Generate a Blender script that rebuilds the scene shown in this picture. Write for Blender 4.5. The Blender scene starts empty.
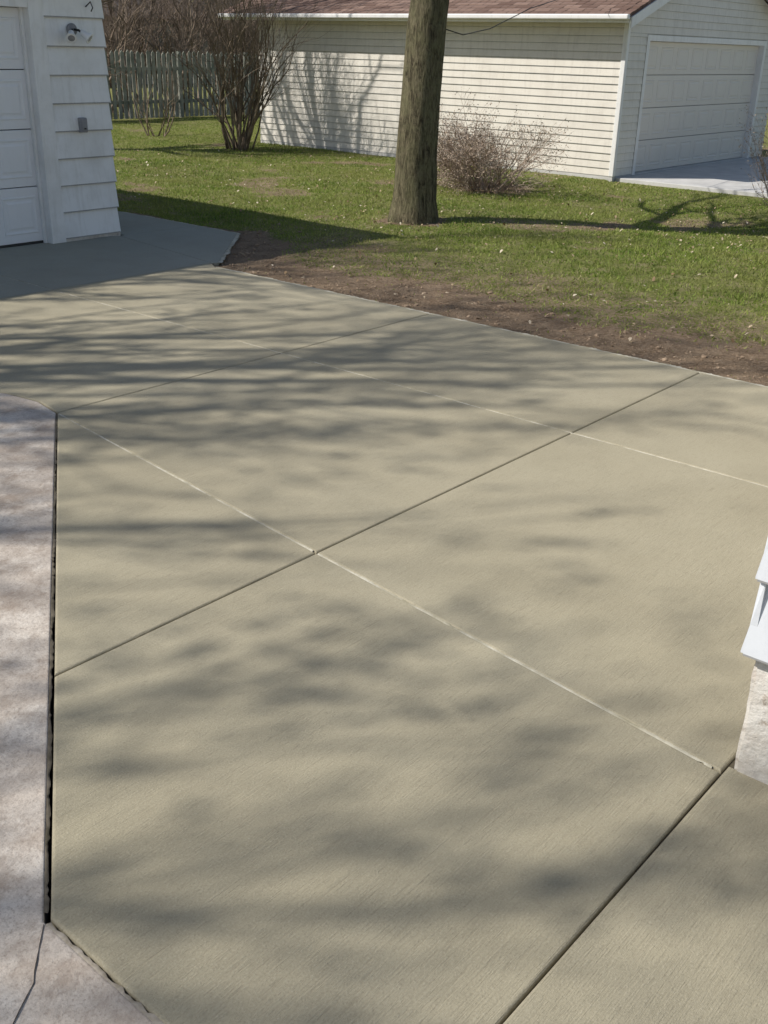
import bpy, bmesh, math, random
import numpy as np
from mathutils import Vector, Matrix, noise
random.seed(5); np.random.seed(5)
scene=bpy.context.scene
col=scene.collection

# ---------------------------------------------------------------- helpers
def empty(name,loc=(0,0,0)):
    e=bpy.data.objects.new(name,None); e.location=loc; col.objects.link(e); e.empty_display_size=0.2
    return e
def mkobj(name,verts,faces,mat=None,parent=None,smooth=False):
    me=bpy.data.meshes.new(name); me.from_pydata([tuple(v) for v in verts],[],faces); me.update()
    o=bpy.data.objects.new(name,me); col.objects.link(o)
    if mat: me.materials.append(mat)
    if smooth:
        me.polygons.foreach_set('use_smooth',[True]*len(me.polygons))
    if parent:
        o.parent=parent
        o.matrix_parent_inverse=Matrix.Translation(-Vector(parent.location))
    return o
def box(name,a,b,mat,parent=None,bevel=0.0,seg=2):
    bm=bmesh.new(); bmesh.ops.create_cube(bm,size=1)
    for v in bm.verts:
        v.co=Vector((a[i]+(v.co[i]+.5)*(b[i]-a[i]) for i in range(3)))
    if bevel: bmesh.ops.bevel(bm,geom=bm.edges[:],offset=bevel,segments=seg,affect='EDGES',profile=.5)
    me=bpy.data.meshes.new(name); bm.to_mesh(me); bm.free()
    o=bpy.data.objects.new(name,me); col.objects.link(o); me.materials.append(mat)
    if parent:
        o.parent=parent; o.matrix_parent_inverse=Matrix.Translation(-Vector(parent.location))
    return o
def joinobjs(objs,name):
    ctx=bpy.context
    for o in ctx.selected_objects: o.select_set(False)
    for o in objs: o.select_set(True)
    ctx.view_layer.objects.active=objs[0]
    bpy.ops.object.join(); objs[0].name=name
    return objs[0]

# ---------------------------------------------------------------- materials
class NT:
    def __init__(s,name):
        s.m=bpy.data.materials.new(name); s.m.use_nodes=True; s.t=s.m.node_tree
        s.b=s.t.nodes['Principled BSDF']; s.out=s.t.nodes['Material Output']
        s.tc=s.t.nodes.new('ShaderNodeTexCoord')
        s.pos=s.t.nodes.new('ShaderNodeNewGeometry').outputs['Position']
    def n(s,typ,**k):
        nd=s.t.nodes.new(typ)
        for a,v in k.items(): setattr(nd,a,v)
        return nd
    def l(s,a,b): s.t.links.new(a,b)
    def mapping(s,scale,rot=(0,0,0),src=None):
        m=s.n('ShaderNodeMapping'); m.inputs['Scale'].default_value=scale; m.inputs['Rotation'].default_value=rot
        s.l(src or s.pos,m.inputs['Vector']); return m.outputs[0]
    def noise(s,scale,detail=4,rough=.55,vec=None,dist=0):
        n=s.n('ShaderNodeTexNoise'); n.inputs['Scale'].default_value=scale; n.inputs['Detail'].default_value=detail
        n.inputs['Roughness'].default_value=rough; n.inputs['Distortion'].default_value=dist
        s.l(vec or s.pos,n.inputs['Vector']); return n.outputs['Fac']
    def ramp(s,fac,stops):
        r=s.n('ShaderNodeValToRGB'); e=r.color_ramp.elements
        while len(e)<len(stops): e.new(.5)
        for i,(p,c) in enumerate(stops):
            e[i].position=p; e[i].color=(c,c,c,1) if isinstance(c,(int,float)) else (*c,1)
        s.l(fac,r.inputs[0]); return r.outputs[0]
    def mix(s,fac,a,b,mode='MIX'):
        m=s.n('ShaderNodeMix',data_type='RGBA',blend_type=mode)
        for sock,v in ((m.inputs[0],fac),(m.inputs[6],a),(m.inputs[7],b)):
            if hasattr(v,'is_output'): s.l(v,sock)
            elif isinstance(v,(int,float)): sock.default_value=v
            else: sock.default_value=(*v,1)
        return m.outputs[2]
    def math(s,op,a,b=0,c=None):
        m=s.n('ShaderNodeMath',operation=op)
        for i,v in enumerate((a,b,c)):
            if v is None: continue
            if hasattr(v,'is_output'): s.l(v,m.inputs[i])
            else: m.inputs[i].default_value=v
        return m.outputs[0]
    def bump(s,h,dist,strength=1,prev=None):
        b=s.n('ShaderNodeBump'); b.inputs['Distance'].default_value=dist; b.inputs['Strength'].default_value=strength
        s.l(h,b.inputs['Height'])
        if prev: s.l(prev,b.inputs['Normal'])
        return b.outputs[0]
    def fin(s,color,rough=.8,normal=None,spec=.3):
        if hasattr(color,'is_output'): s.l(color,s.b.inputs['Base Color'])
        else: s.b.inputs['Base Color'].default_value=(*color,1)
        if hasattr(rough,'is_output'): s.l(rough,s.b.inputs['Roughness'])
        else: s.b.inputs['Roughness'].default_value=rough
        s.b.inputs['Specular IOR Level'].default_value=spec
        if normal: s.l(normal,s.b.inputs['Normal'])
        return s.m

def new_concrete(name,tint=(1,1,1),broom=1.0):
    t=NT(name)
    big=t.noise(.9,5,.6); med=t.noise(4,6,.65); fine=t.noise(170,3,.7); mid=t.noise(45,4,.7)
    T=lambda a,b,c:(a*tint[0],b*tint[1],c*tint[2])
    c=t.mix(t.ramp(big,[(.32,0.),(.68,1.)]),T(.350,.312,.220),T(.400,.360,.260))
    c=t.mix(t.math('MULTIPLY',t.ramp(med,[(.3,1.),(.55,0.)]),.25),c,T(.29,.258,.18))
    bl=t.noise(1,4,.7,vec=t.mapping((9,240,1)),dist=.35)
    bl2=t.noise(1,4,.6,vec=t.mapping((2.4,120,1)),dist=.25)
    patch=t.ramp(t.noise(1.6,4,.6),[(.35,.2),(.65,1.)])
    c=t.mix(t.math('MULTIPLY',t.math('MULTIPLY',t.ramp(bl,[(.34,1.),(.46,0.)]),patch),.42*broom),c,T(.18,.157,.105))
    c=t.mix(t.math('MULTIPLY',t.math('MULTIPLY',t.ramp(bl2,[(.32,1.),(.44,0.)]),patch),.12*broom),c,T(.2,.17,.115))
    c=t.mix(t.math('MULTIPLY',t.ramp(bl2,[(.52,0.),(.75,1.)]),.07*broom),c,(.50,.465,.36))
    c=t.mix(t.math('MULTIPLY',t.ramp(fine,[(.55,0.),(.70,1.)]),.4),c,(.52,.48,.38))
    c=t.mix(t.math('MULTIPLY',t.ramp(fine,[(.32,1.),(.46,0.)]),.4),c,(.20,.178,.125))
    c=t.mix(t.math('MULTIPLY',t.ramp(mid,[(.34,1.),(.46,0.)]),.22),c,(.22,.195,.14))
    hh=t.math('ADD',t.math('MULTIPLY',bl,.8*broom),t.math('MULTIPLY',bl2,.3*broom))
    hh=t.math('ADD',hh,t.math('MULTIPLY',fine,.6))
    nrm=t.bump(hh,.0042,.85)
    nrm=t.bump(t.noise(2.5,3,.5),.015,.3,nrm)
    return t.fin(c,.85,nrm,.25)
M_slab=new_concrete('fresh_concrete')
M_slab2=new_concrete('fresh_concrete_grey_shade',(.86,.96,1.12),.6)  # slate grey, with the bluish shade by the garage put into the tint
def mk_old():
    t=NT('old_concrete')
    big=t.noise(1.3,6,.65); med=t.noise(6,7,.72); fine=t.noise(150,3,.7); f2=t.noise(60,4,.75)
    c=t.mix(t.ramp(big,[(.35,0.),(.65,1.)]),(.44,.385,.33),(.57,.51,.445))
    c=t.mix(t.math('MULTIPLY',t.ramp(med,[(.36,1.),(.56,0.)]),.8),c,(.29,.235,.19))
    c=t.mix(t.math('MULTIPLY',t.ramp(t.noise(2.6,6,.75),[(.50,0.),(.62,1.)]),.6),c,(.70,.65,.58))
    c=t.mix(t.math('MULTIPLY',t.ramp(f2,[(.34,1.),(.48,0.)]),.45),c,(.23,.185,.155))
    c=t.mix(t.math('MULTIPLY',t.ramp(fine,[(.34,1.),(.46,0.)]),.45),c,(.24,.2,.165))
    h=t.math('ADD',t.math('MULTIPLY',med,.8),t.math('MULTIPLY',f2,.4))
    return t.fin(c,.9,t.bump(h,.009,.9),.2)
M_old=mk_old()
def mk_simple(name,c1,c2,scale=6,rough=.8,bd=.002,bs=60,spec=.3):
    t=NT(name); c=t.mix(t.ramp(t.noise(scale,5,.6),[(.35,0.),(.65,1.)]),c1,c2)
    return t.fin(c,rough,t.bump(t.noise(bs,4,.6),bd,.6),spec)
M_groove=mk_simple('joint_dark_cement',(.05,.042,.028),(.10,.085,.058),20)
M_slurry=mk_simple('joint_pale_cement',(.33,.30,.21),(.60,.57,.47),9,.9,.004,120)
M_grey_drive=mk_simple('grey_concrete',(.46,.45,.43),(.56,.55,.53),3)
def mk_found():
    t=NT('foundation_whitewash')
    c=t.mix(t.ramp(t.noise(9,6,.7),[(.35,0.),(.6,1.)]),(.48,.44,.39),(.66,.63,.58))
    c=t.mix(t.ramp(t.noise(15,5,.7),[(.30,1.),(.40,0.)]),c,(.34,.28,.22))
    c=t.mix(t.math('MULTIPLY',t.ramp(t.noise(4,5,.6),[(.55,0.),(.65,1.)]),.5),c,(.45,.36,.30))
    return t.fin(c,.9,t.bump(t.noise(12,6,.65),.02,.7),.2)
M_found=mk_found()
def mk_paint(name,base,dirt,amt=.3,rough=.5):
    t=NT(name)
    n1=t.noise(3,6,.65); n2=t.noise(1,5,.6,vec=t.mapping((18,18,2)))
    c=t.mix(t.math('MULTIPLY',t.ramp(n1,[(.45,0.),(.7,1.)]),amt),base,dirt)
    c=t.mix(t.math('MULTIPLY',t.ramp(n2,[(.5,0.),(.72,1.)]),amt),c,dirt)
    return t.fin(c,rough,t.bump(t.noise(40,4,.6),.0015,.5),.35)
M_white=mk_paint('white_paint',(.84,.84,.83),(.58,.57,.53),.4)
M_hwhite=mk_paint('house_siding_paint',(.64,.665,.70),(.50,.51,.53),.35)
M_lap=mk_paint('painted_lap_shadow',(.36,.36,.36),(.22,.21,.20),.5)  # shade line of each siding lap, painted along the board's lower edge
M_door=mk_paint('white_door_paint',(.80,.81,.82),(.66,.66,.64),.15,.4)
M_vinyl=mk_paint('cream_vinyl',(.70,.66,.585),(.51,.47,.41),.4)
M_vinyl_door=mk_paint('cream_door_paint',(.70,.65,.58),(.58,.53,.47),.15,.45)
M_trim=mk_paint('trim_paint',(.78,.77,.75),(.5,.48,.44),.25,.4)
M_dark=mk_simple('dark_gap',(.02,.02,.02),(.03,.03,.03))
M_grey=mk_simple('grey_metal',(.22,.22,.23),(.3,.3,.31),8,.5)
M_black=mk_simple('black_iron',(.03,.03,.03),(.06,.055,.05),8,.5)
def mk_shingle(name='roof_shingles',k=(1,1,1)):
    t=NT(name)
    br=t.n('ShaderNodeTexBrick'); br.inputs['Scale'].default_value=1; br.inputs['Brick Width'].default_value=.3
    br.inputs['Row Height'].default_value=.14; br.inputs['Mortar Size'].default_value=.008; br.inputs['Bias'].default_value=0
    br.inputs['Color1'].default_value=(.13*k[0],.075*k[1],.062*k[2],1); br.inputs['Color2'].default_value=(.30*k[0],.20*k[1],.17*k[2],1); br.inputs['Mortar'].default_value=(.05,.035,.03,1)
    t.l(t.mapping((1,1,1),rot=(0,0,math.radians(90))),br.inputs['Vector'])
    c=t.mix(t.math('MULTIPLY',t.noise(120,3,.7),.5),br.outputs['Color'],(.2*k[0],.14*k[1],.12*k[2]))
    return t.fin(c,.95,t.bump(br.outputs['Fac'],-.008,.8),.15)
M_shingle=mk_shingle('roof_shingles',(.95,.98,.93))
M_shingle_far=mk_shingle('grey_brown_shingles',(.5,.65,.7))
def mk_bark(name,a,b,g,sc=1.0):
    t=NT(name)
    v=t.noise(1,7,.75,vec=t.mapping((22*sc,22*sc,4.5*sc)),dist=.9)
    v2=t.noise(1,5,.7,vec=t.mapping((60*sc,60*sc,14*sc)),dist=.4)
    c=t.mix(t.ramp(v,[(.40,0.),(.56,1.)]),a,b)
    c=t.mix(t.math('MULTIPLY',t.ramp(t.noise(5,6,.75),[(.42,0.),(.6,1.)]),.65),c,g)
    c=t.mix(t.math('MULTIPLY',t.ramp(v2,[(.35,1.),(.5,0.)]),.7),c,a)
    h=t.math('ADD',v,t.math('MULTIPLY',v2,.4))
    return t.fin(c,.95,t.bump(h,.05,1.),.1)
M_bark=mk_bark('trunk_bark',(.05,.042,.027),(.23,.20,.125),(.21,.20,.11))
M_twig=mk_simple('twig_bark',(.12,.09,.06),(.24,.19,.14),4,.9)
M_twig2=mk_simple('shrub_twig',(.28,.21,.16),(.46,.37,.30),5,.9)
M_twig3=mk_simple('brown_brush_twig',(.13,.095,.07),(.27,.21,.16),2,.9)
M_bud=mk_simple('leaf_bud',(.20,.17,.09),(.3,.26,.13),5,.8)
M_bud2=mk_simple('shrub_bud',(.28,.21,.15),(.44,.36,.28),5,.8)
M_fence=mk_simple('weathered_fence_wood',(.17,.185,.155),(.36,.36,.31),3,.9,.004,40)
def mk_leaf():
    t=NT('dead_leaves'); a=t.n('ShaderNodeAttribute',attribute_name='rnd')
    c=t.ramp(a.outputs['Fac'],[(0,(.20,.13,.07)),(.5,(.38,.29,.18)),(1,(.62,.54,.42))])
    return t.fin(c,.8,None,.2)
M_leaf=mk_leaf()
def mk_grass():
    t=NT('grass_blades'); a=t.n('ShaderNodeAttribute',attribute_name='rnd')
    c=t.ramp(a.outputs['Fac'],[(0,(.09,.155,.024)),(.45,(.215,.295,.048)),(.78,(.33,.385,.085)),(.9,(.44,.40,.19)),(1,(.52,.45,.27))])
    c2=t.mix(t.math('MULTIPLY',t.ramp(t.noise(.9,4,.6),[(.4,0.),(.62,1.)]),.5),c,(.33,.32,.11))
    m=t.fin(c2,.6,None,.3)
    tr=t.n('ShaderNodeBsdfTranslucent'); t.l(c2,tr.inputs[0]); ms=t.n('ShaderNodeMixShader'); ms.inputs[0].default_value=.4
    t.l(t.b.outputs[0],ms.inputs[1]); t.l(tr.outputs[0],ms.inputs[2]); t.l(ms.outputs[0],t.out.inputs[0])
    return m
M_grass=mk_grass()
def mk_ground():
    t=NT('lawn_soil'); a=t.n('ShaderNodeAttribute',attribute_name='dirt')
    n1=t.noise(4,6,.7); n2=t.noise(34,6,.75); n3=t.noise(220,3,.7)
    dirt=t.mix(t.ramp(n1,[(.35,0.),(.65,1.)]),(.20,.138,.088),(.32,.235,.158))
    dirt=t.mix(t.math('MULTIPLY',t.ramp(n2,[(.48,0.),(.66,1.)]),.65),dirt,(.44,.34,.245))
    dirt=t.mix(t.math('MULTIPLY',t.ramp(n2,[(.32,1.),(.45,0.)]),.65),dirt,(.11,.073,.047))
    gr=t.mix(t.ramp(n2,[(.38,0.),(.6,1.)]),(.12,.135,.036),(.26,.27,.085))
    gr=t.mix(t.math('MULTIPLY',t.ramp(n1,[(.48,0.),(.62,1.)]),.65),gr,(.32,.275,.15))
    f=t.math('ADD',a.outputs['Fac'],t.math('MULTIPLY',t.math('SUBTRACT',n2,.5),1.4))
    f=t.ramp(f,[(.42,0.),(.64,1.)])
    c=t.mix(f,gr,dirt)
    h=t.math('ADD',n2,t.math('MULTIPLY',n3,.4))
    return t.fin(c,.95,t.bump(h,.03,1.),.1)
M_ground=mk_ground()

# ---------------------------------------------------------------- terrain
def sstep(a,b,x):
    t=min(1,max(0,(x-a)/(b-a))); return t*t*(3-2*t)
def in_slab(x,y,mg=0.0):
    if y<7.24: return x<6.2-mg
    if y<8.47: return x<6.2-mg*1.4+(y-7.24)*(1.38/1.23)
    if y<10.6: return x<7.58-mg
    return x<6.5
def nz(x,y,s,o=0): return noise.noise(Vector((x*s,y*s,o)))
def terr(x,y):
    z=-.035
    z-=.17*math.exp(-((x-13.2)/2.2)**2-((y-4.6)/2.6)**2)
    if 5<x<26 and -2<y<26:
        z+=.02*nz(x,y,.5,3)+.006*nz(x,y,3,1)
        d=dirtv(x,y)
        z+=d*(.018*nz(x,y,2.2,5)+.014*nz(x,y,6,7)+.008*nz(x,y,14,9)-.003)
        e=(6.2 if y<7.24 else min(7.58,6.2+(y-7.24)*1.12))
        k=math.exp(-max(0,x-e)/.25); z=z*(1-k*.6)+k*.6*(-.018)
    if 15.6<x<22.5 and y<8.6: z=min(z,-.06)
    if in_slab(x,y,.12): z=-.16
    return z
def dirtv(x,y):
    # distance from the slab edge
    if y<7.24: e=6.2
    elif y<8.47: e=6.2+(y-7.24)*(1.38/1.23)
    else: e=7.58
    d=x-e
    w=.95+.32*nz(y,2.3,.7,11)+.22*nz(x,y,2.,12)+.45*sstep(4.2,2.,y)+ .25*math.exp(-((y-5.2)/.9)**2)
    if y>7.5: w*=max(.12,1-(y-7.5)*.6)
    v=1-sstep(w*.6,w*1.4,d+.12*nz(x,y,5,14))
    # bare patch around the tree and worn spots
    r=math.hypot(x-9.92,y-7.95); v=max(v,.8*(1-sstep(.3,.65,r+.2*nz(x,y,3,2))))
    r=math.hypot((x-11.6)/1.1,(y-6.35)/.5); v=max(v,.75*(1-sstep(.3,1.,r+.35*nz(x,y,2.5,4))))
    r=math.hypot((x-13.3)/1.,(y-9.2)/1.); v=max(v,.7*(1-sstep(.4,1.,r)))
    v=max(v,.6*sstep(.22,.5,nz(x,y,.8,21)+.3*nz(x,y,3,22)))
    # thin new grass near the bare strip
    v=max(v,(.57 if y<7.6 else .57*max(0,1-(y-7.6)/1.5))*(1-sstep(1.2,4.0,d+.9*nz(x,y,1.1,31))))
    if x<e: v=1
    return v
def axis(lo,hi,step,far):
    a=list(np.arange(lo,hi,step)); s=step; x=hi
    while x<far: a.append(x); s*=1.5; x+=s
    a.append(far); s=step; x=lo-s
    b=[]
    while x>-far: b.append(x); s*=1.5; x-=s
    b.append(-far)
    return sorted(b)+a
xs=axis(5.8,18,.08,400); ys=axis(1.,19,.08,400)
V=[];D=[]
for y in ys:
    for x in xs:
        V.append((x,y,terr(x,y))); D.append(dirtv(x,y) if (0<x<26 and -3<y<26) else .3)
nx=len(xs)
F=[(j*nx+i,j*nx+i+1,(j+1)*nx+i+1,(j+1)*nx+i) for j in range(len(ys)-1) for i in range(nx-1)]
lawn=mkobj('ground',V,F,M_ground,smooth=True)
at=lawn.data.attributes.new('dirt','FLOAT','POINT'); at.data.foreach_set('value',D)

# grass blades: one object
def blades(name,N,xr,yr,h0,h1,w0,w1,mat):
    vs=[];rn=[];cnt=0
    while cnt<N:
        x=random.uniform(*xr); y=random.uniform(*yr)
        # density falls with distance
        if random.random()> min(1,(11.5/max(4,math.hypot(x,y)))**1.3): continue
        if x<6.25 or in_slab(x,y,-.02): continue
        if x>15.68 and (y>8.45 and y<17 or y<8.6): continue
        if x>13.5 and y<4: continue
        if x<6.62 and y>9: continue
        if x/y>2.9 or x/max(y,.1)<.5: continue
        d=dirtv(x,y)
        keep=(1-d)*(.85+.5*nz(x,y,3,51)+.3*nz(x,y,9,52))
        if random.random()>max(0,keep)**1.25+.012: continue
        z=terr(x,y)-.004
        hh=random.uniform(h0,h1)*(1-.45*d)*(1+.45*nz(x,y,1.7,2)); a=random.uniform(0,6.283); w=random.uniform(w0,w1)
        lx=random.gauss(0,.65)*hh; ly=random.gauss(0,.65)*hh
        ca=math.cos(a)*w; sa=math.sin(a)*w
        vs.append((x-ca,y-sa,z)); vs.append((x+ca,y+sa,z)); vs.append((x+lx,y+ly,z+hh))
        r=min(1,max(0,random.gauss(.43,.22)+.35*nz(x,y,.6,41)+.2*nz(x,y,3,42)+d*.4)); rn+= [r*.85,r*.85,r]
        cnt+=1
    V=np.array(vs,dtype=np.float32); n=len(V)
    me=bpy.data.meshes.new(name); me.vertices.add(n); me.vertices.foreach_set('co',V.ravel())
    me.loops.add(n); me.loops.foreach_set('vertex_index',np.arange(n,dtype=np.int32))
    me.polygons.add(n//3); me.polygons.foreach_set('loop_start',np.arange(0,n,3,dtype=np.int32))
    me.update(calc_edges=True); me.validate()
    a=me.attributes.new('rnd','FLOAT','POINT'); a.data.foreach_set('value',np.array(rn,dtype=np.float32))
    me.materials.append(mat)
    o=bpy.data.objects.new(name,me); col.objects.link(o); return o
blades('lawn_grass',160000,(6.25,24),(1.2,23.4),.018,.045,.004,.009,M_grass)

# dead leaves and clods
def scatter_leaves(name,N):
    vs=[];fs=[];rn=[]
    while len(fs)<N:
        x=random.uniform(6.4,15.5); y=random.uniform(2.2,17)
        if in_slab(x,y,-.05) or x/y<.5: continue
        q=random.random()
        near=math.exp(-(math.hypot(x-13.2,y-9.1)/.9)**2)+.8*math.exp(-(math.hypot(x-9.9,y-7.9)/.8)**2)+.8*math.exp(-(math.hypot(x-13.8,y-5.2)/1.)**2)
        if q>.10+near+.10*(x>10)+.15*max(0,nz(x,y,1,61)): continue
        z=terr(x,y)+random.uniform(.010,.030); a=random.uniform(0,6.28); s=random.uniform(.006,.020)
        ti=random.gauss(0,.5); n=len(vs)
        for k,(u,v) in enumerate(((-1,-.5),(0,-.75),(1,0),(0,.75),(-1,.5))):
            vs.append((x+(u*math.cos(a)-v*math.sin(a))*s,y+(u*math.sin(a)+v*math.cos(a))*s,z+u*s*ti+abs(v)*s*.5))
        fs.append(tuple(range(n,n+5))); r=random.random()**1.4; rn+=[r]*5
    o=mkobj(name,vs,fs,M_leaf); at=o.data.attributes.new('rnd','FLOAT','POINT'); at.data.foreach_set('value',rn)
scatter_leaves('fallen_leaves',3200)
def clods(name,N):
    bm=bmesh.new()
    for i in range(N):
        y=random.uniform(1.9,8.8); e=6.2 if y<7.24 else 6.2+(y-7.24)*1.12
        x=e+.03+abs(random.gauss(0,.5))
        if in_slab(x,y,-.02): continue
        s=random.uniform(.003,.010)*(1+(random.random()<.06)*1.4)
        m=Matrix.Translation((x,y,terr(x,y)+s*.1))@Matrix.Rotation(random.uniform(0,6),4,'Z')@Matrix.Diagonal((s*random.uniform(.8,1.5),s,s*.7,1))
        r=bmesh.ops.create_icosphere(bm,subdivisions=1,radius=1,matrix=m)
        for v in r['verts']: v.co+=Vector((random.gauss(0,.2),random.gauss(0,.2),random.gauss(0,.15)))*s
    me=bpy.data.meshes.new(name); bm.to_mesh(me); bm.free(); me.materials.append(mk_simple('soil_clod',(.18,.125,.08),(.36,.27,.19),9,.95))
    o=bpy.data.objects.new(name,me); col.objects.link(o)
clods('soil_clods',2200)

# ---------------------------------------------------------------- concrete driveway
def offset_poly(P,d):
    n=len(P); out=[]
    for i in range(n):
        p0=Vector(P[i-1]);p1=Vector(P[i]);p2=Vector(P[(i+1)%n])
        e1=(p1-p0).normalized(); e2=(p2-p1).normalized()
        n1=Vector((-e1.y,e1.x)); n2=Vector((-e2.y,e2.x))
        b=(n1+n2); k=d*2/max(.3,b.dot(b)); out.append(p1+b*k)
    return out
def panel(name,P,mat,parent,gap=.003,bev=.009,top=0.0,thick=.12):
    P=offset_poly(P,gap)
    bm=bmesh.new(); vs=[bm.verts.new((p.x,p.y,top)) for p in P]; f=bm.faces.new(vs)
    if f.normal.z<0: f.normal_flip()
    r=bmesh.ops.extrude_face_region(bm,geom=[f])
    for v in r['geom']:
        if isinstance(v,bmesh.types.BMVert): v.co.z-=thick
    bmesh.ops.recalc_face_normals(bm,faces=bm.faces[:])
    te=[e for e in bm.edges if all(abs(v.co.z-top)<1e-6 for v in e.verts)]
    bmesh.ops.bevel(bm,geom=te,offset=bev,segments=3,affect='EDGES',profile=.5)
    me=bpy.data.meshes.new(name); bm.to_mesh(me); bm.free(); me.materials.append(mat)
    o=bpy.data.objects.new(name,me); col.objects.link(o); o.parent=parent
    return o
drive=empty('concrete_driveway')
m1=lambda y:2.66+.12*(y-2.57)
JX=4.62
panels=[
 [(.87,-4),(2.49,-4),(2.49,.77),(.87,.77)],
 [(.87,.77),(m1(.77),.77),(m1(2.57),2.57),(1.455,2.57),(.88,1.71)],
 [(m1(.77),.77),(JX,.77),(JX,2.57),(m1(2.57),2.57)],
 [(JX,.77),(6.2,.77),(6.2,2.57),(JX,2.57)],
 [(1.455,2.57),(m1(2.57),2.57),(2.92,4.77)],
 [(m1(2.57),2.57),(JX,2.57),(JX,4.77),(2.92,4.77)],
 [(JX,2.57),(6.2,2.57),(6.2,4.77),(JX,4.77)],
 [(2.92,4.77),(JX,4.77),(JX,7.42),(2.6,7.42),(2.78,5.6),(2.92,5.25),(2.96,5.)],
 [(JX,4.77),(6.2,4.77),(6.2,7.24),(6.3,7.42),(JX,7.42)],
]
for i,P in enumerate(panels): panel('slab_panel_%d'%i,P,M_slab,drive)
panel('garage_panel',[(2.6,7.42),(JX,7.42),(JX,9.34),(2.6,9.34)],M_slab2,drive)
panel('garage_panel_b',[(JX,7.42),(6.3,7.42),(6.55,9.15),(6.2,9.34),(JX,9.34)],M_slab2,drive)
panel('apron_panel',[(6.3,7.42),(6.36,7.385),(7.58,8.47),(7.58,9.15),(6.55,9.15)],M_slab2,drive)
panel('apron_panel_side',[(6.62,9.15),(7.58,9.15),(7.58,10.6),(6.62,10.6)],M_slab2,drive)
# bottom of the joints
mkobj('joint_bed',[(.8,-4,-.012),(6.15,-4,-.012),(6.15,7.25,-.012),(7.5,8.47,-.012),(7.5,10.5,-.012),(2.6,9.3,-.012),(2.6,5.6,-.012),(2.9,4.8,-.012)],[(0,1,2,3,4,5,6,7)],M_groove,drive)
# pale cement left along the long joints and the outer edge
def strip(name,pts,w,z,mat,parent,jit=.55,step=.015):
    vs=[];fs=[]
    for a,b in zip(pts[:-1],pts[1:]):
        a=Vector(a);b=Vector(b); L=(b-a).length; d=(b-a)/L; nn=Vector((-d.y,d.x)); n=max(2,int(L/step))
        s0=len(vs)
        for i in range(n+1):
            p=a+d*L*i/n; k1=w*(.5+jit*nz(p.x,p.y,50,1)+jit*nz(p.x,p.y,5,8)); k2=w*(.5+jit*nz(p.x,p.y,50,5)+jit*nz(p.x,p.y,6,3))
            zz=z+.002*nz(p.x,p.y,25,3)+.002*nz(p.x,p.y,3,7)
            vs+= [(p.x+nn.x*k1,p.y+nn.y*k1,z-.005),(p.x,p.y,zz+.0005),(p.x-nn.x*k2,p.y-nn.y*k2,z-.005)]
            if i<n:
                k=s0+3*i; fs+=[(k,k+1,k+4,k+3),(k+1,k+2,k+5,k+4)]
    return mkobj(name,vs,fs,mat,parent,smooth=True)
strip('joint_cement_ridge',[(m1(.8),.8),(m1(2.56),2.56)],.020,.0,M_slurry,drive)
strip('joint_cement_ridge_b',[(m1(2.59),2.59),(2.918,4.75)],.017,.0,M_slurry,drive)
strip('joint_cement_ridge_c',[(JX,.8),(JX,9.3)],.018,-.001,M_slurry,drive)
strip('edge_cement',[(6.205,.8),(6.205,7.24)],.044,.0,M_slurry,drive)
strip('edge_cement_b',[(6.36,7.37),(7.59,8.465),(7.59,10.5)],.040,-.001,M_slurry,drive)

oldd=empty('old_concrete_path')
panel('old_slab',[(-7,-4),(.858,-4),(.868,1.712),(2.912,4.77),(2.95,5.),(2.91,5.25),(2.77,5.6),(2.585,7.42),(2.585,9.3),(-7,9.3)],M_old,oldd,gap=.001,bev=.007,top=.002)
M_crack=mk_simple('crack_soil',(.16,.13,.10),(.28,.23,.19),30)
strip('crack',[(.86,1.70),(.82,1.655),(.79,1.62),(.772,1.60),(.755,1.575),(.71,1.545),(.66,1.51),(.62,1.50)],.0016,.0055,M_crack,oldd,jit=1.3,step=.008)
M_sand=mk_simple('edge_sand',(.28,.24,.18),(.46,.41,.34),30)
strip('old_edge_dirt',[(.866,1.70),(.866,.8)],.018,.0005,M_sand,oldd)
strip('seam_dirt',[(.884,1.735),(1.5,2.655),(2.905,4.755)],.013,-.001,mk_simple('seam_soil',(.07,.06,.04),(.19,.16,.12),12),oldd)

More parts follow.
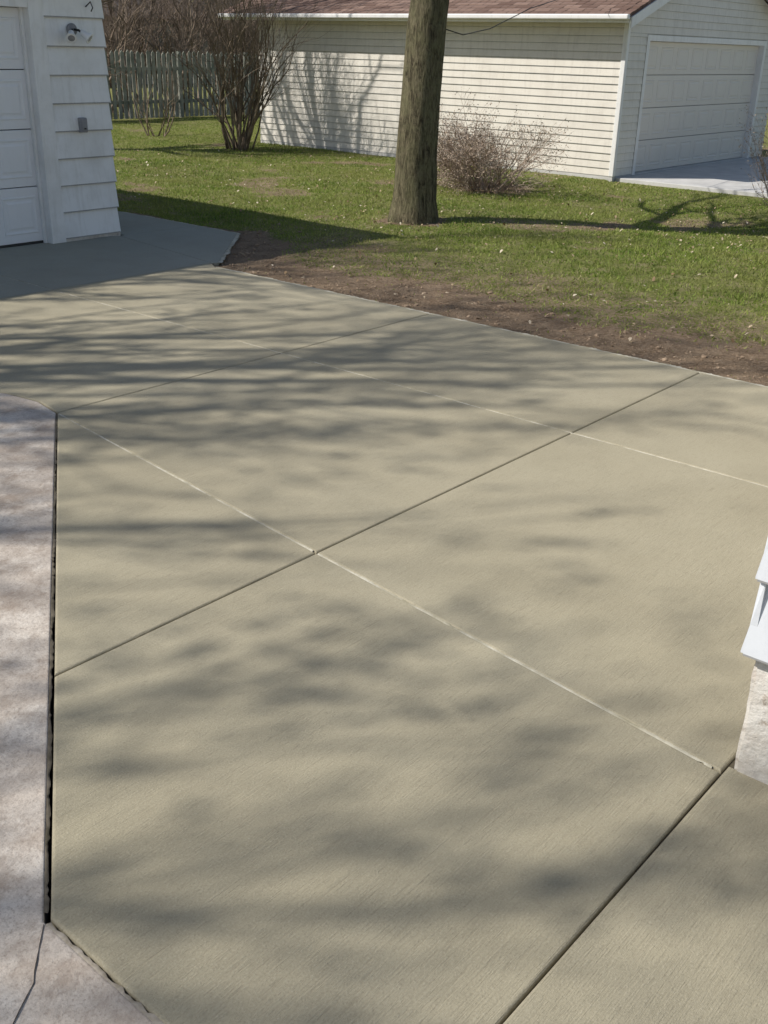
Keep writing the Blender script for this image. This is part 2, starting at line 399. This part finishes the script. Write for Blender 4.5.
# ---------------------------------------------------------------- siding
def siding(name,o,u,n,lo,hi,z0,z1,exp,t,mat,parent,edge=0.0):
    """courses of lapped boards; lo/hi give the horizontal limits as a function of z"""
    u=Vector(u);n=Vector(n);o=Vector(o); vs=[];fs=[];mi=[]; z=z0
    while z<z1-1e-4:
        zt=min(z+exp,z1); f=(zt-z)/exp
        a0,b0,a1,b1=lo(z),hi(z),lo(zt),hi(zt)
        if b0-a0<.02: break
        if b1<a1: m=(a1+b1)/2; a1=b1=m
        k=len(vs)
        rnd=random.uniform(-.0015,.0015); T0=t+rnd; T1=t*(1-f)+.0015
        sec=[(z,0),(z,T0)]
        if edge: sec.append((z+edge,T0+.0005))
        sec+=[(zt,T1),(zt,0)]; m=len(sec)
        for side in (0,1):
            for (h,d) in sec:
                q=(h-z)/(zt-z); s=(a0+(a1-a0)*q) if side==0 else (b0+(b1-b0)*q)
                p=o+u*s+n*d; vs.append((p.x,p.y,h))
        for i in range(m):
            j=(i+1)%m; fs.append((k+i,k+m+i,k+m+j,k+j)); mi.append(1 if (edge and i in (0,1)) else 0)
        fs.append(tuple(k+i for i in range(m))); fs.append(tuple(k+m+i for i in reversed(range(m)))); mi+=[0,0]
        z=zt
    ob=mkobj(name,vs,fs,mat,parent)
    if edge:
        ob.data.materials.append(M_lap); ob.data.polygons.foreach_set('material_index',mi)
    bm=bmesh.new(); bm.from_mesh(ob.data); bmesh.ops.recalc_face_normals(bm,faces=bm.faces[:]); bm.to_mesh(ob.data); bm.free()
    return ob
c_=lambda v:(lambda z:v)

def sect_door(prefix,x0,x1,y,z0,z1,rows,cols,mat,parent):
    """sectional overhead door in a wall facing -Y; front face at y"""
    H=(z1-z0)/rows; parts=[]
    for r in range(rows):
        a=z0+r*H; parts.append(box(prefix,(x0,y,a+.004),(x1,y+.045,a+H-.004),mat,parent,.004))
        W=(x1-x0)/cols
        for c in range(cols):
            xa=x0+c*W+W*.12; xb=x0+(c+1)*W-W*.12; za=a+H*.16; zb=a+H*.84
            # pressed frame and raised field
            bm=bmesh.new()
            def ring(q,d): return [bm.verts.new(p) for p in ((xa+q,y-d,za+q),(xb-q,y-d,za+q),(xb-q,y-d,zb-q),(xa+q,y-d,zb-q))]
            rs=[ring(0,-.002),ring(.008,.007),ring(.016,.007),ring(.028,.0015),ring(.045,.0015),ring(.065,.008)]
            for A,B in zip(rs[:-1],rs[1:]):
                for i in range(4): bm.faces.new((A[i],A[(i+1)%4],B[(i+1)%4],B[i]))
            bm.faces.new(rs[-1])
            me=bpy.data.meshes.new('p'); bm.to_mesh(me); bm.free(); me.materials.append(mat)
            o=bpy.data.objects.new('p',me); col.objects.link(o); o.parent=parent; o.matrix_parent_inverse=Matrix.Translation(-Vector(parent.location)); parts.append(o)
    return joinobjs(parts,prefix)

# ---------------------------------------------------------------- white garage (left)
g=empty('garage',(3.8,12.5,0))
GX0,GX1,GY0,GY1=1.2,6.585,9.2,15.5
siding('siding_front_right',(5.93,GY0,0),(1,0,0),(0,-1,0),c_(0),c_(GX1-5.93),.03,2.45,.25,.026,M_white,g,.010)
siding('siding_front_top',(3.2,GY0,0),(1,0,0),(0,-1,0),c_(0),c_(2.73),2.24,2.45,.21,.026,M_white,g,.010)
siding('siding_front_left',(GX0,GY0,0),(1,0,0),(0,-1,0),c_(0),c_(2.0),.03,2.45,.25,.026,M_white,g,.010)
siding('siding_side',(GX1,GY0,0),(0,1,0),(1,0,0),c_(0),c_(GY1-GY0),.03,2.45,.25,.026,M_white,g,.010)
box('wall_core_right',(5.92,GY0+.003,0),(GX1-.003,GY1,2.44),M_white,g)
box('wall_core_left',(GX0+.003,GY0+.003,0),(3.25,GY1,2.44),M_white,g)
box('wall_core_back',(3.25,GY0+.3,0),(5.92,GY1,2.44),M_dark,g)
box('wall_core_head',(3.25,GY0+.003,2.2),(5.92,GY0+.3,2.44),M_white,g)
box('sill_board',(5.94,GY0-.012,-.02),(GX1+.01,GY0+.002,.035),M_found,g)
sect_door('overhead_door',3.33,5.78,GY0+.10,.02,2.10,4,5,M_door,g)
box('door_trim_right',(5.78,GY0-.028,.0),(5.935,GY0+.16,2.24),M_white,g,.004)
box('door_trim_left',(3.2,GY0-.028,.0),(3.33,GY0+.16,2.24),M_white,g,.004)
box('door_trim_head',(3.33,GY0-.025,2.10),(5.78,GY0+.16,2.237),M_white,g,.004)
box('door_stop',(5.752,GY0+.06,.0),(5.779,GY0+.099,2.10),M_white,g,.003)
box('door_seal',(3.33,GY0+.095,.0),(5.78,GY0+.14,.022),M_black,g,.003)
# hip roof
e0x,e1x,e0y,e1y=GX0-.4,7.0,8.98,15.9
ez=2.36; rz=3.35
rv=[(e0x,e0y,ez),(e1x,e0y,ez),(e1x,e1y,ez),(e0x,e1y,ez),(e0x,e0y,ez+.14),(e1x,e0y,ez+.14),(e1x,e1y,ez+.14),(e0x,e1y,ez+.14),((e0x+e1x)/2,e0y+3.3,rz),((e0x+e1x)/2,e1y-3.3,rz)]
mkobj('hip_roof',rv,[(4,5,8),(5,6,9,8),(6,7,9),(7,4,8,9)],M_shingle,g)
mkobj('eaves',rv[:8],[(0,1,5,4),(1,2,6,5),(2,3,7,6),(3,0,4,7),(3,2,1,0)],M_trim,g)
# wall outlet box
w=empty('electrical_outlet',(6.24,GY0-.03,1.08))
box('box',(6.20,GY0-.065,1.02),(6.275,GY0-.012,1.155),M_grey,w,.008)
box('cover',(6.208,GY0-.075,1.035),(6.268,GY0-.064,1.145),M_grey,w,.004)
box('latch',(6.228,GY0-.082,1.05),(6.248,GY0-.074,1.062),M_black,w,.002)
# wall lamp
def tube(name,pts,r,mat,parent=None,sides=6,rs=None):
    vs=[];fs=[]; n=len(pts); pts=[Vector(p) for p in pts]
    for i,p in enumerate(pts):
        d=(pts[min(n-1,i+1)]-pts[max(0,i-1)]).normalized(); a=d.orthogonal().normalized(); b=d.cross(a)
        if i and pa.dot(a)<.9:
            a=(pa-d*pa.dot(d)).normalized(); b=d.cross(a)
        pa=a; rr=rs[i] if rs else r
        for k in range(sides):
            t=6.2832*k/sides; vs.append(p+a*math.cos(t)*rr+b*math.sin(t)*rr)
    for i in range(n-1):
        for k in range(sides):
            q=(k+1)%sides; fs.append((i*sides+k,i*sides+q,(i+1)*sides+q,(i+1)*sides+k))
    fs.append(tuple(range(sides))[::-1]); fs.append(tuple(range((n-1)*sides,n*sides)))
    return mkobj(name,vs,fs,mat,parent,smooth=True)
def lathe(name,c,prof,mat,parent,sides=16,axis=None):
    vs=[];fs=[]
    R=Vector((0,0,1)).rotation_difference(Vector(axis)).to_matrix() if axis else Matrix.Identity(3)
    for r,z in prof:
        for k in range(sides):
            t=6.2832*k/sides; vs.append(Vector(c)+R@Vector((r*math.cos(t),r*math.sin(t),z)))
    for i in range(len(prof)-1):
        for k in range(sides): q=(k+1)%sides; fs.append((i*sides+k,i*sides+q,(i+1)*sides+q,(i+1)*sides+k))
    fs.append(tuple(range(sides))[::-1]); fs.append(tuple(range((len(prof)-1)*sides,len(prof)*sides)))
    return mkobj(name,vs,fs,mat,parent,smooth=True)
M_glass=mk_simple('window_dark_glass',(.05,.06,.07),(.09,.1,.11),2,.1,.0,10,.6)
M_lens=mk_simple('lamp_lens',(.25,.25,.25),(.4,.4,.4),6,.2,.0,10,.6)
lf=empty('wall_lamp',(6.22,GY0-.05,1.9))
lathe('back_plate',(6.22,GY0-.022,1.93),[(.055,0),(.055,.012),(.04,.026),(.015,.03)],M_grey,lf,axis=(0,-1,0))
for sx in (-1,1):
    tube('arm',[(6.22+sx*.01,GY0-.05,1.93),(6.22+sx*.035,GY0-.085,1.925),(6.22+sx*.06,GY0-.10,1.90)],.011,M_black,lf)
    ax=Vector((sx*.5,-.7,-.6)).normalized()
    lathe('flood_head',(6.22+sx*.06,GY0-.10,1.905),[(.012,-.02),(.026,0),(.03,.03),(.048,.075),(.05,.09),(.044,.088)],M_white,lf,axis=ax)
    lathe('lamp_lens',Vector((6.22+sx*.06,GY0-.10,1.905))+ax*.078,[(.045,0),(.03,.012),(.008,.016)],M_lens,lf,axis=ax)
tube('hook',[(6.40,GY0-.02,2.13),(6.40,GY0-.1,2.17),(6.40,GY0-.13,2.12),(6.40,GY0-.1,2.09)],.006,M_black,g)

# ---------------------------------------------------------------- cream garage (right)
r=empty('garage.001',(18.8,12.5,0))
RX0,RX1,RY0,RY1=15.72,21.85,8.5,16.75
box('wall_core',(RX0+.003,RY0+.25,-.1),(RX1,RY1,2.35),M_vinyl,r)
box('wall_core_front_left',(RX0+.003,RY0+.003,-.1),(16.35,RY0+.25,2.35),M_vinyl,r)
box('wall_core_front_right',(21.2,RY0+.003,-.1),(RX1,RY0+.25,2.35),M_vinyl,r)
box('wall_core_front_head',(16.35,RY0+.003,2.12),(21.2,RY0+.25,2.35),M_vinyl,r)
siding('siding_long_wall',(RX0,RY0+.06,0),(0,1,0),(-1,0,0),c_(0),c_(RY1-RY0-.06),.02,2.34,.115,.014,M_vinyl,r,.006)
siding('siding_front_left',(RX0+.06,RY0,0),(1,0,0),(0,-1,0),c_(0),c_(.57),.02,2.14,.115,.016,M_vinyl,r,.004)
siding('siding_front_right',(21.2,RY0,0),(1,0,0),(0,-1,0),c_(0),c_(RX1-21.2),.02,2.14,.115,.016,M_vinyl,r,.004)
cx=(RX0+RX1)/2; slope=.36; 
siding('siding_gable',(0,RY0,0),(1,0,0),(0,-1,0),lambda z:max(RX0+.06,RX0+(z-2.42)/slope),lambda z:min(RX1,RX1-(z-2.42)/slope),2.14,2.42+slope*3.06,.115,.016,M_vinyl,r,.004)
box('corner_post',(RX0-.02,RY0-.02,.02),(RX0+.06,RY0+.06,2.3),M_trim,r,.006)
box('slab_edge',(RX0-.01,RY0-.01,-.12),(RX1,RY1,.018),M_grey_drive,r)
sect_door('overhead_door',16.45,21.1,RY0+.09,.02,2.04,4,8,M_vinyl_door,r)
box('door_trim_left',(16.36,RY0-.022,.0),(16.45,RY0+.14,2.13),M_trim,r,.004)
box('door_trim_right',(21.1,RY0-.022,.0),(21.2,RY0+.14,2.13),M_trim,r,.004)
box('door_trim_head',(16.45,RY0-.019,2.04),(21.1,RY0+.14,2.128),M_trim,r,.004)
# gable roof, ridge along Y
ex0=RX0-.36; ex1=RX1+.36; ya=RY0-.22; yb=RY1+.7
zed=2.40; zr=zed+slope*(cx-ex0)
def roof_side(name,xa,xb,za,zb):
    th=.05
    vs=[(xa,ya,za),(xb,ya,zb),(xb,yb,zb),(xa,yb,za)]; vs+= [(x,y,z-th) for x,y,z in vs]
    return mkobj(name,vs,[(0,1,2,3),(7,6,5,4),(0,4,5,1),(1,5,6,2),(2,6,7,3),(3,7,4,0)],M_shingle,r)
roof_side('roof_left',ex0-.03,cx,zed-.01,zr); roof_side('roof_right',ex1+.03,cx,zed-.01,zr)
# visible shingle courses (thin lapped steps)
vs=[];fs=[]; nrow=26; sl=(cx-ex0)/nrow
for i in range(nrow):
    xa=ex0-.04+i*sl; xb=xa+sl
    za=zed+(xa-ex0)*slope+.014; zb=zed+(xb-ex0)*slope+.006
    for j in range(int((yb-ya)/.3)+1):
        y0=ya-.01+j*.3+(i%2)*.15; y1=min(y0+.292,yb)
        if y0>yb-.02: continue
        k=len(vs); dz=random.uniform(0,.004)
        vs+=[(xa,y0,za+dz-.014),(xa,y1,za+dz-.014),(xa,y0,za+dz),(xa,y1,za+dz),(xb,y0,zb+dz),(xb,y1,zb+dz)]
        fs+=[(k,k+1,k+3,k+2),(k+2,k+3,k+5,k+4)]
mkobj('shingle_tabs',vs,fs,M_shingle,r)
# fascia + gutter along the long eave
box('fascia',(ex0-.001,ya+.02,2.27),(ex0+.02,yb-.02,2.345),M_trim,r)
box('soffit',(ex0+.021,ya+.02,2.30),(RX0+.0,yb-.02,2.312),M_trim,r)
box('gutter',(ex0-.10,ya,2.31),(ex0-.003,yb,2.385),M_trim,r,.02,3)
# rake boards on the front gable
for sgn,nm in ((1,'rake_left'),(-1,'rake_right')):
    xa=ex0 if sgn==1 else ex1
    vs=[(xa,ya-.025,zed-.20),(cx,ya-.025,zr-.20),(cx,ya-.025,zr-.052),(xa,ya-.025,zed-.052)]
    vs+=[(x,y+.024,z) for x,y,z in vs]
    mkobj(nm,vs,[(0,1,2,3),(7,6,5,4),(0,4,5,1),(1,5,6,2),(2,6,7,3),(3,7,4,0)],M_trim,r)
    vs=[(xa,ya,zed-.075),(cx,ya,zr-.075),(cx,RY0-.017,zr-.075),(xa,RY0-.017,zed-.075)]
    mkobj(nm+'_soffit',vs,[(0,1,2,3)],M_trim,r)
mkobj('back_gable',[(RX0,RY1,2.3),(RX1,RY1,2.3),(cx,RY1,zr-.1)],[(0,2,1)],M_vinyl,r)
gd=empty('neighbor_driveway')
panel('slab',[(15.8,-6),(21.8,-6),(21.8,3.4),(15.8,3.4)],M_grey_drive,gd,top=.0)
panel('slab_b',[(15.8,3.4),(21.8,3.4),(21.8,8.48),(15.8,8.48)],M_grey_drive,gd,top=.0)

# ---------------------------------------------------------------- house (right foreground)
h=empty('house',(5,-3,0))
HX,HY=2.475,.755
# rough rendered foundation with an uneven corner
bm=bmesh.new(); bmesh.ops.create_cube(bm,size=1)
for v in bm.verts: v.co=Vector((HX+(v.co.x+.5)*6.5,-1.2+(v.co.y+.5)*(HY+1.2),-.1+(v.co.z+.5)*.49))
bmesh.ops.bevel(bm,geom=bm.edges[:],offset=.014,segments=2,affect='EDGES')
bmesh.ops.subdivide_edges(bm,edges=[e for e in bm.edges],cuts=14,use_grid_fill=True)
for v in bm.verts:
    k=noise.noise(v.co*14)*.006+noise.noise(v.co*40)*.002
    v.co+=Vector((-k if v.co.x<HX+.05 else 0,k if v.co.y>HY-.05 else 0,0))
me=bpy.data.meshes.new('foundation'); bm.to_mesh(me); bm.free(); me.materials.append(M_found)
o=bpy.data.objects.new('foundation',me); col.objects.link(o); o.parent=h; o.matrix_parent_inverse=Matrix.Translation(-Vector(h.location))
box('foundation_rear',(HX+.002,-7,-.1),(9,-1.201,.39),M_found,h,.0)
box('wall_core',(HX+.003,-7,.39),(9,HY-.003,2.7),M_hwhite,h)
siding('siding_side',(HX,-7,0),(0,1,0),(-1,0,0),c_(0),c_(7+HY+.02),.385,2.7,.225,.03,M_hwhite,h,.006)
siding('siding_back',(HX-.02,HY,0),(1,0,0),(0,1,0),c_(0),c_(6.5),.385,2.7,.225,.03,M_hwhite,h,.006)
hv=[(HX-.35,-7.4,2.7),(9.4,-7.4,2.7),(9.4,HY+.35,2.7),(HX-.35,HY+.35,2.7),(5.9,-7.4,4.1),(5.9,HY+.35,4.1)]
mkobj('roof',hv,[(0,3,5,4),(1,4,5,2)],M_shingle,h); mkobj('soffit',[(x,y,z-.01) for x,y,z in hv],[(0,1,2,3),(3,2,5),(0,4,1)],M_trim,h)

# ---------------------------------------------------------------- fence
fn=empty('wooden_fence',(19,23.5,0))
fv=[];ff=[]
def addbox(vs,fs,a,b,j=0):
    k=len(vs)
    for x,y,z in ((0,0,0),(1,0,0),(1,1,0),(0,1,0),(0,0,1),(1,0,1),(1,1,1),(0,1,1)):
        vs.append((a[0]+(b[0]-a[0])*x+(j if z else 0),a[1]+(b[1]-a[1])*y,a[2]+(b[2]-a[2])*z))
    fs+=[(k,k+3,k+2,k+1),(k+4,k+5,k+6,k+7),(k,k+1,k+5,k+4),(k+1,k+2,k+6,k+5),(k+2,k+3,k+7,k+6),(k+3,k,k+4,k+7)]
x=12
while x<27:
    wd=random.uniform(.095,.115); tz=1.55+random.uniform(-.03,.03); j=random.uniform(-.02,.02)
    addbox(fv,ff,(x,23.5,.0),(x+wd,23.52,tz),j)
    k=len(fv); fv+=[(x+j,23.5,tz),(x+wd+j,23.5,tz),(x+wd/2+j,23.5,tz+.06),(x+j,23.52,tz),(x+wd+j,23.52,tz),(x+wd/2+j,23.52,tz+.06)]
    ff+=[(k,k+1,k+2),(k+5,k+4,k+3),(k,k+2,k+5,k+3),(k+1,k+4,k+5,k+2)]
    x+=wd+random.uniform(.05,.07)
mkobj('pickets',fv,ff,M_fence,fn)
fv=[];ff=[]
for z in (.35,1.15): addbox(fv,ff,(12,23.523,z),(27,23.57,z+.09))
for x in np.arange(12,27.1,2.4): addbox(fv,ff,(x,23.572,-.1),(x+.1,23.67,1.62))
mkobj('rails_and_posts',fv,ff,M_fence,fn)

# ---------------------------------------------------------------- trees and shrubs
class Wood:
    def __init__(s): s.v=[];s.f=[];s.tips=[]
    def limb(s,pts,rs,sides):
        n=len(pts); base=len(s.v); pa=None
        for i,p in enumerate(pts):
            d=(pts[min(n-1,i+1)]-pts[max(0,i-1)]).normalized()
            a=(pa-d*pa.dot(d)).normalized() if pa is not None and (pa-d*pa.dot(d)).length>.1 else d.orthogonal().normalized()
            b=d.cross(a); pa=a
            for k in range(sides):
                t=6.2832*k/sides; s.v.append(tuple(p+(a*math.cos(t)+b*math.sin(t))*rs[i]))
        for i in range(n-1):
            for k in range(sides):
                q=(k+1)%sides; s.f.append((base+i*sides+k,base+i*sides+q,base+(i+1)*sides+q,base+(i+1)*sides+k))
    def grow(s,p,d,r,L,depth,rng,up=.15,wob=.18,kids=4,ratio=.62,spread=.7,taper=.35):
        n=4 if depth>0 else 3; pts=[p.copy()]; rs=[r]; dd=d.normalized()
        for i in range(n):
            dd=(dd+Vector((rng.gauss(0,wob),rng.gauss(0,wob),rng.gauss(0,wob)+up))).normalized()
            pts.append(pts[-1]+dd*L/n); rs.append(r*(1-(1-taper)*(i+1)/n))
        s.limb(pts,rs,6 if r>.05 else (4 if r>.012 else 3))
        if depth==0:
            s.tips.append((pts[1],pts[-1])); return
        nk=kids+rng.randint(-1,1)
        for i in range(nk):
            f=rng.uniform(.25,1) if i else 1.
            q=min(n-1,int(f*n)); t=f*n-q; pp=pts[q].lerp(pts[q+1],t); rr=(rs[q]*(1-t)+rs[q+1]*t)
            dq=(pts[q+1]-pts[q]).normalized(); o=dq.orthogonal().normalized(); o=Matrix.Rotation(rng.uniform(0,6.283),3,dq)@o
            nd=(dq+o*spread*rng.uniform(.6,1.4)).normalized() if i else (dq+o*.2)
            s.grow(pp,nd,rr*rng.uniform(.5,.75) if i else rr*.9,L*ratio*rng.uniform(.75,1.2),depth-1,rng,up,wob,kids,ratio,spread,taper)
    def buds(s,name,per,size,mat,parent,rng,clump=0.0):
        vs=[];fs=[]
        for a,b in s.tips:
            if clump and noise.noise(a*.9)<clump-.25: continue
            for i in range(per):
                c=a.lerp(b,rng.random())+Vector((rng.gauss(0,.02),rng.gauss(0,.02),rng.gauss(0,.02)))
                u=Vector((rng.gauss(0,1),rng.gauss(0,1),rng.gauss(0,1))).normalized(); w=u.orthogonal().normalized(); w=Matrix.Rotation(rng.uniform(0,6.28),3,u)@w
                z=size*rng.uniform(.6,1.3); k=len(vs)
                vs+=[c-u*z,c+w*z*.45,c+u*z,c-w*z*.45]; fs.append((k,k+1,k+2,k+3))
        return mkobj(name,vs,fs,mat,parent)
def tree(name,base,trunk_pts,trunk_rs,seed,limbs,L,depth,mat,twigmat,kids=4,flare=True,lr=.5,up=.15,bud=0,bsize=.03,clump=.2,spread=.7,taper=.35,wob=.18):
    rng=random.Random(seed); W=Wood()
    e=empty(name,base)
    pts=[];rs=[]
    P=[Vector(p) for p in trunk_pts]
    for i in range(len(P)-1):
        for k in range(6):
            t=k/6; pts.append(P[i].lerp(P[i+1],t)); rs.append(trunk_rs[i]*(1-t)+trunk_rs[i+1]*t)
    pts.append(P[-1]); rs.append(trunk_rs[-1])
    W.limb(pts,rs,20)
    vs=[]
    for v in W.v:
        x,y,z=v; n_=noise.noise(Vector((x*5,y*5,z*1.5)))*.018+noise.noise(Vector((x*16,y*16,z*4)))*.01
        c=Vector((base[0],base[1],0)); dv=Vector((x,y,0))-c; dv=dv.normalized() if dv.length>0 else Vector((0,0,0))
        ang=math.atan2(dv.y,dv.x); fl=0.05*math.exp(-max(0,z)/.12)*(1+.6*math.sin(ang*5+1)) if flare else 0
        vs.append((x+dv.x*(n_+fl),y+dv.y*(n_+fl),z))
    mkobj('trunk',vs,W.f,mat,e,smooth=True)
    W=Wood()
    for i in range(limbs):
        t=rng.uniform(.45,1) if i<limbs-2 else 1.
        q=min(len(pts)-2,int(t*(len(pts)-1))); pp=pts[q]; a=i*2.4+rng.uniform(-.4,.4)
        d=Vector((math.cos(a),math.sin(a),rng.uniform(.6,1.5)))
        if i>=limbs-2: d=Vector((rng.gauss(0,.3),rng.gauss(0,.3),1)); pp=pts[-1]
        W.grow(pp,d,rs[q]*lr,L*rng.uniform(.8,1.15),depth,rng,kids=kids,up=up,spread=spread,taper=taper,wob=wob)
    mkobj('branches',W.v,W.f,twigmat,e,smooth=True)
    if bud: W.buds('buds',bud,bsize,M_bud,e,rng,clump)
    return e
TB=(9.92,7.96,-.06)
tree('tree',TB,[(9.92,7.96,-.08),(9.94,7.95,.8),(9.985,7.93,1.7),(10.04,7.90,2.6),(10.10,7.88,3.6),(10.12,7.86,5.2)],[.262,.235,.225,.222,.22,.17],3,9,2.6,4,M_bark,M_twig,bud=1,bsize=.02)
# trees off to the left whose shadows fall across the driveway
tree('tree.001',(-3.4,11.15,-.03),[(-3.4,11.15,-.05),(-3.35,11.1,2),(-3.2,10.95,4.0),(-3.1,10.85,6.3)],[.34,.29,.24,.16],31,16,3.2,4,M_bark,M_twig,kids=4,lr=.45,up=.24,bud=3,bsize=.045,clump=.15,taper=.45,wob=.2)
tree('tree.003',(-.9,14.0,-.03),[(-.9,14.0,-.05),(-.85,13.9,2),(-.8,13.8,4.2),(-.7,13.8,6.5)],[.3,.25,.22,.16],23,11,3.1,4,M_bark,M_twig,lr=.5,up=.2,bud=3,bsize=.042,clump=.15,taper=.45)
tree('tree.004',(-6.4,8.4,-.03),[(-6.4,8.4,-.05),(-6.35,8.4,2.5),(-6.3,8.3,4.8),(-6.2,8.2,7.2)],[.22,.17,.13,.09],41,7,2.7,3,M_bark,M_twig,lr=.42,up=.24,bud=6,bsize=.045,clump=.15,taper=.45,wob=.2,kids=5)
tree('tree.002',(11.0,18.3,-.03),[(11.0,18.3,-.05),(11.0,18.2,2.2),(11.1,18.1,4.3)],[.2,.17,.13],8,11,2.7,4,M_bark,M_twig,lr=.6,bud=2,bsize=.03,taper=.45)

def shrub(name,base,seed,stems,H,rad,depth,mat,r0=.01,spread=.55,kids=4,lean=.35,up=.1,ratio=.6,wob=.18,bud=0,bsize=.012,taper=.45):
    rng=random.Random(seed); W=Wood(); e=empty(name,base)
    for i in range(stems):
        a=rng.uniform(0,6.283); q=rng.uniform(0,rad)
        p=Vector((base[0]+math.cos(a)*q,base[1]+math.sin(a)*q,base[2]-.03))
        d=Vector((math.cos(a)*lean*rng.uniform(.3,1.6),math.sin(a)*lean*rng.uniform(.3,1.6),1))
        W.grow(p,d,r0*rng.uniform(.6,1.3),H*rng.uniform(.35,.62),depth,rng,up=up,wob=wob,kids=kids,ratio=ratio,spread=spread,taper=taper)
    mkobj('stems',W.v,W.f,mat,e)
    if bud: W.buds('buds',bud,bsize,M_bud2,e,rng)
    return e
shrub('twiggy_shrub',(13.2,9.2,-.03),21,56,1.1,.35,3,M_twig2,.014,.8,4,.9,.02,.65,bud=3,bsize=.015,taper=.6)
shrub('tall_bush',(14.35,15.9,-.03),5,24,3.2,.3,3,M_twig,.024,.45,4,.35,.12,.6,taper=.5)
shrub('tall_bush.001',(14.9,19.2,-.03),6,10,1.7,.25,3,M_twig,.014,.5,3,.6,.1,.6,taper=.5)
shrub('tall_bush.002',(13.95,5.0,-.15),9,14,1.5,.1,3,M_twig2,.012,.5,4,.3,.15,.6,bud=2,bsize=.014)
# brush and bare trees behind the fence: one mass
rng=random.Random(77); W=Wood()
for i in range(95):
    x=rng.uniform(15,28); y=rng.uniform(24.4,30); a=rng.uniform(0,6.28)
    W.grow(Vector((x,y,-.05)),Vector((math.cos(a)*.3,math.sin(a)*.3,1)),rng.uniform(.02,.06),rng.uniform(1.4,2.6),4,rng,up=.08,wob=.2,kids=4,ratio=.62,spread=.6,taper=.6)
e=empty('brush_thicket',(24,28,0)); mkobj('stems',W.v,W.f,M_twig3,e)
# distant trees
def far_trees(name,N,seed):
    rng=random.Random(seed); W=Wood()
    for i in range(N):
        a=rng.uniform(.7,1.2); R=rng.uniform(55,75); x=R*math.cos(a); y=R*math.sin(a)
        W.grow(Vector((x,y,-.1)),Vector((0,0,1)),rng.uniform(.15,.28),rng.uniform(4,6),4,rng,up=.1,wob=.12,kids=4,ratio=.62,spread=.6)
    e=empty(name,(40,40,0)); mkobj('branches',W.v,W.f,M_twig3,e)
far_trees('distant_trees',16,4)
# neighbour house far behind the fence
nb=empty('house.001',(30,46,0))
Mtan=mk_paint('tan_siding',(.24,.205,.17),(.16,.135,.11),.3)
siding('siding',(20,42,0),(1,0,0),(0,-1,0),c_(0),c_(20),0,2.8,.2,.02,Mtan,nb)
box('core',(20,42.003,0),(40,50,2.8),Mtan,nb)
for wx in (23,27.5,33,37): 
    box('window_frame',(wx,41.93,1.0),(wx+1.2,42.0,2.3),Mtan,nb); box('window_glass',(wx+.07,41.915,1.07),(wx+1.13,41.928,2.23),M_glass,nb)
hv=[(19.4,41.4,2.8),(40.6,41.4,2.8),(40.6,50.6,2.8),(19.4,50.6,2.8),(19.4,46,5),(40.6,46,5)]
mkobj('roof',hv,[(0,1,5,4),(3,4,5,2),(0,4,3),(1,2,5)],M_shingle_far,nb)

# cable from the tree to the cream garage
tube('overhead_cable',[(10.22,7.82,2.05),(10.6,7.85,2.0),(11.2,7.9,2.08),(12.5,8.2,2.35),(15.3,8.9,2.75)],.006,M_black)

# ---------------------------------------------------------------- light, world, camera
sd=Vector((.76,-.65,-math.tan(math.radians(45)))).normalized()
L=bpy.data.lights.new('sun','SUN'); L.energy=5.0; L.angle=math.radians(.53); L.color=(1,.955,.885)
lo=bpy.data.objects.new('sun',L); col.objects.link(lo); lo.rotation_euler=sd.to_track_quat('-Z','Y').to_euler(); lo.location=(-10,10,15)
w=bpy.data.worlds.new('World'); scene.world=w; w.use_nodes=True
nt=w.node_tree; bg=nt.nodes['Background']; sk=nt.nodes.new('ShaderNodeTexSky'); sk.sky_type='NISHITA'; sk.sun_disc=False
sk.sun_elevation=math.radians(45); sk.sun_rotation=math.radians(310.5); nt.links.new(sk.outputs[0],bg.inputs[0]); bg.inputs[1].default_value=.098
upv=Vector((0.0578,2.215,1)).normalized(); A=Vector((956,440,-1030)).normalized()
Xc=(A-upv*A.dot(upv)).normalized(); Yc=upv.cross(Xc)
cam=bpy.data.cameras.new('camera'); co=bpy.data.objects.new('camera',cam); col.objects.link(co)
M=Matrix((Xc,Yc,upv)).to_4x4(); M.translation=(0,0,1.85); co.matrix_world=M
cam.sensor_fit='VERTICAL'; cam.sensor_height=24; cam.lens=1030/1024*24; cam.clip_end=1500; cam.clip_start=.05
scene.camera=co
scene.view_settings.view_transform='Standard'; scene.view_settings.look='None'; scene.view_settings.exposure=0
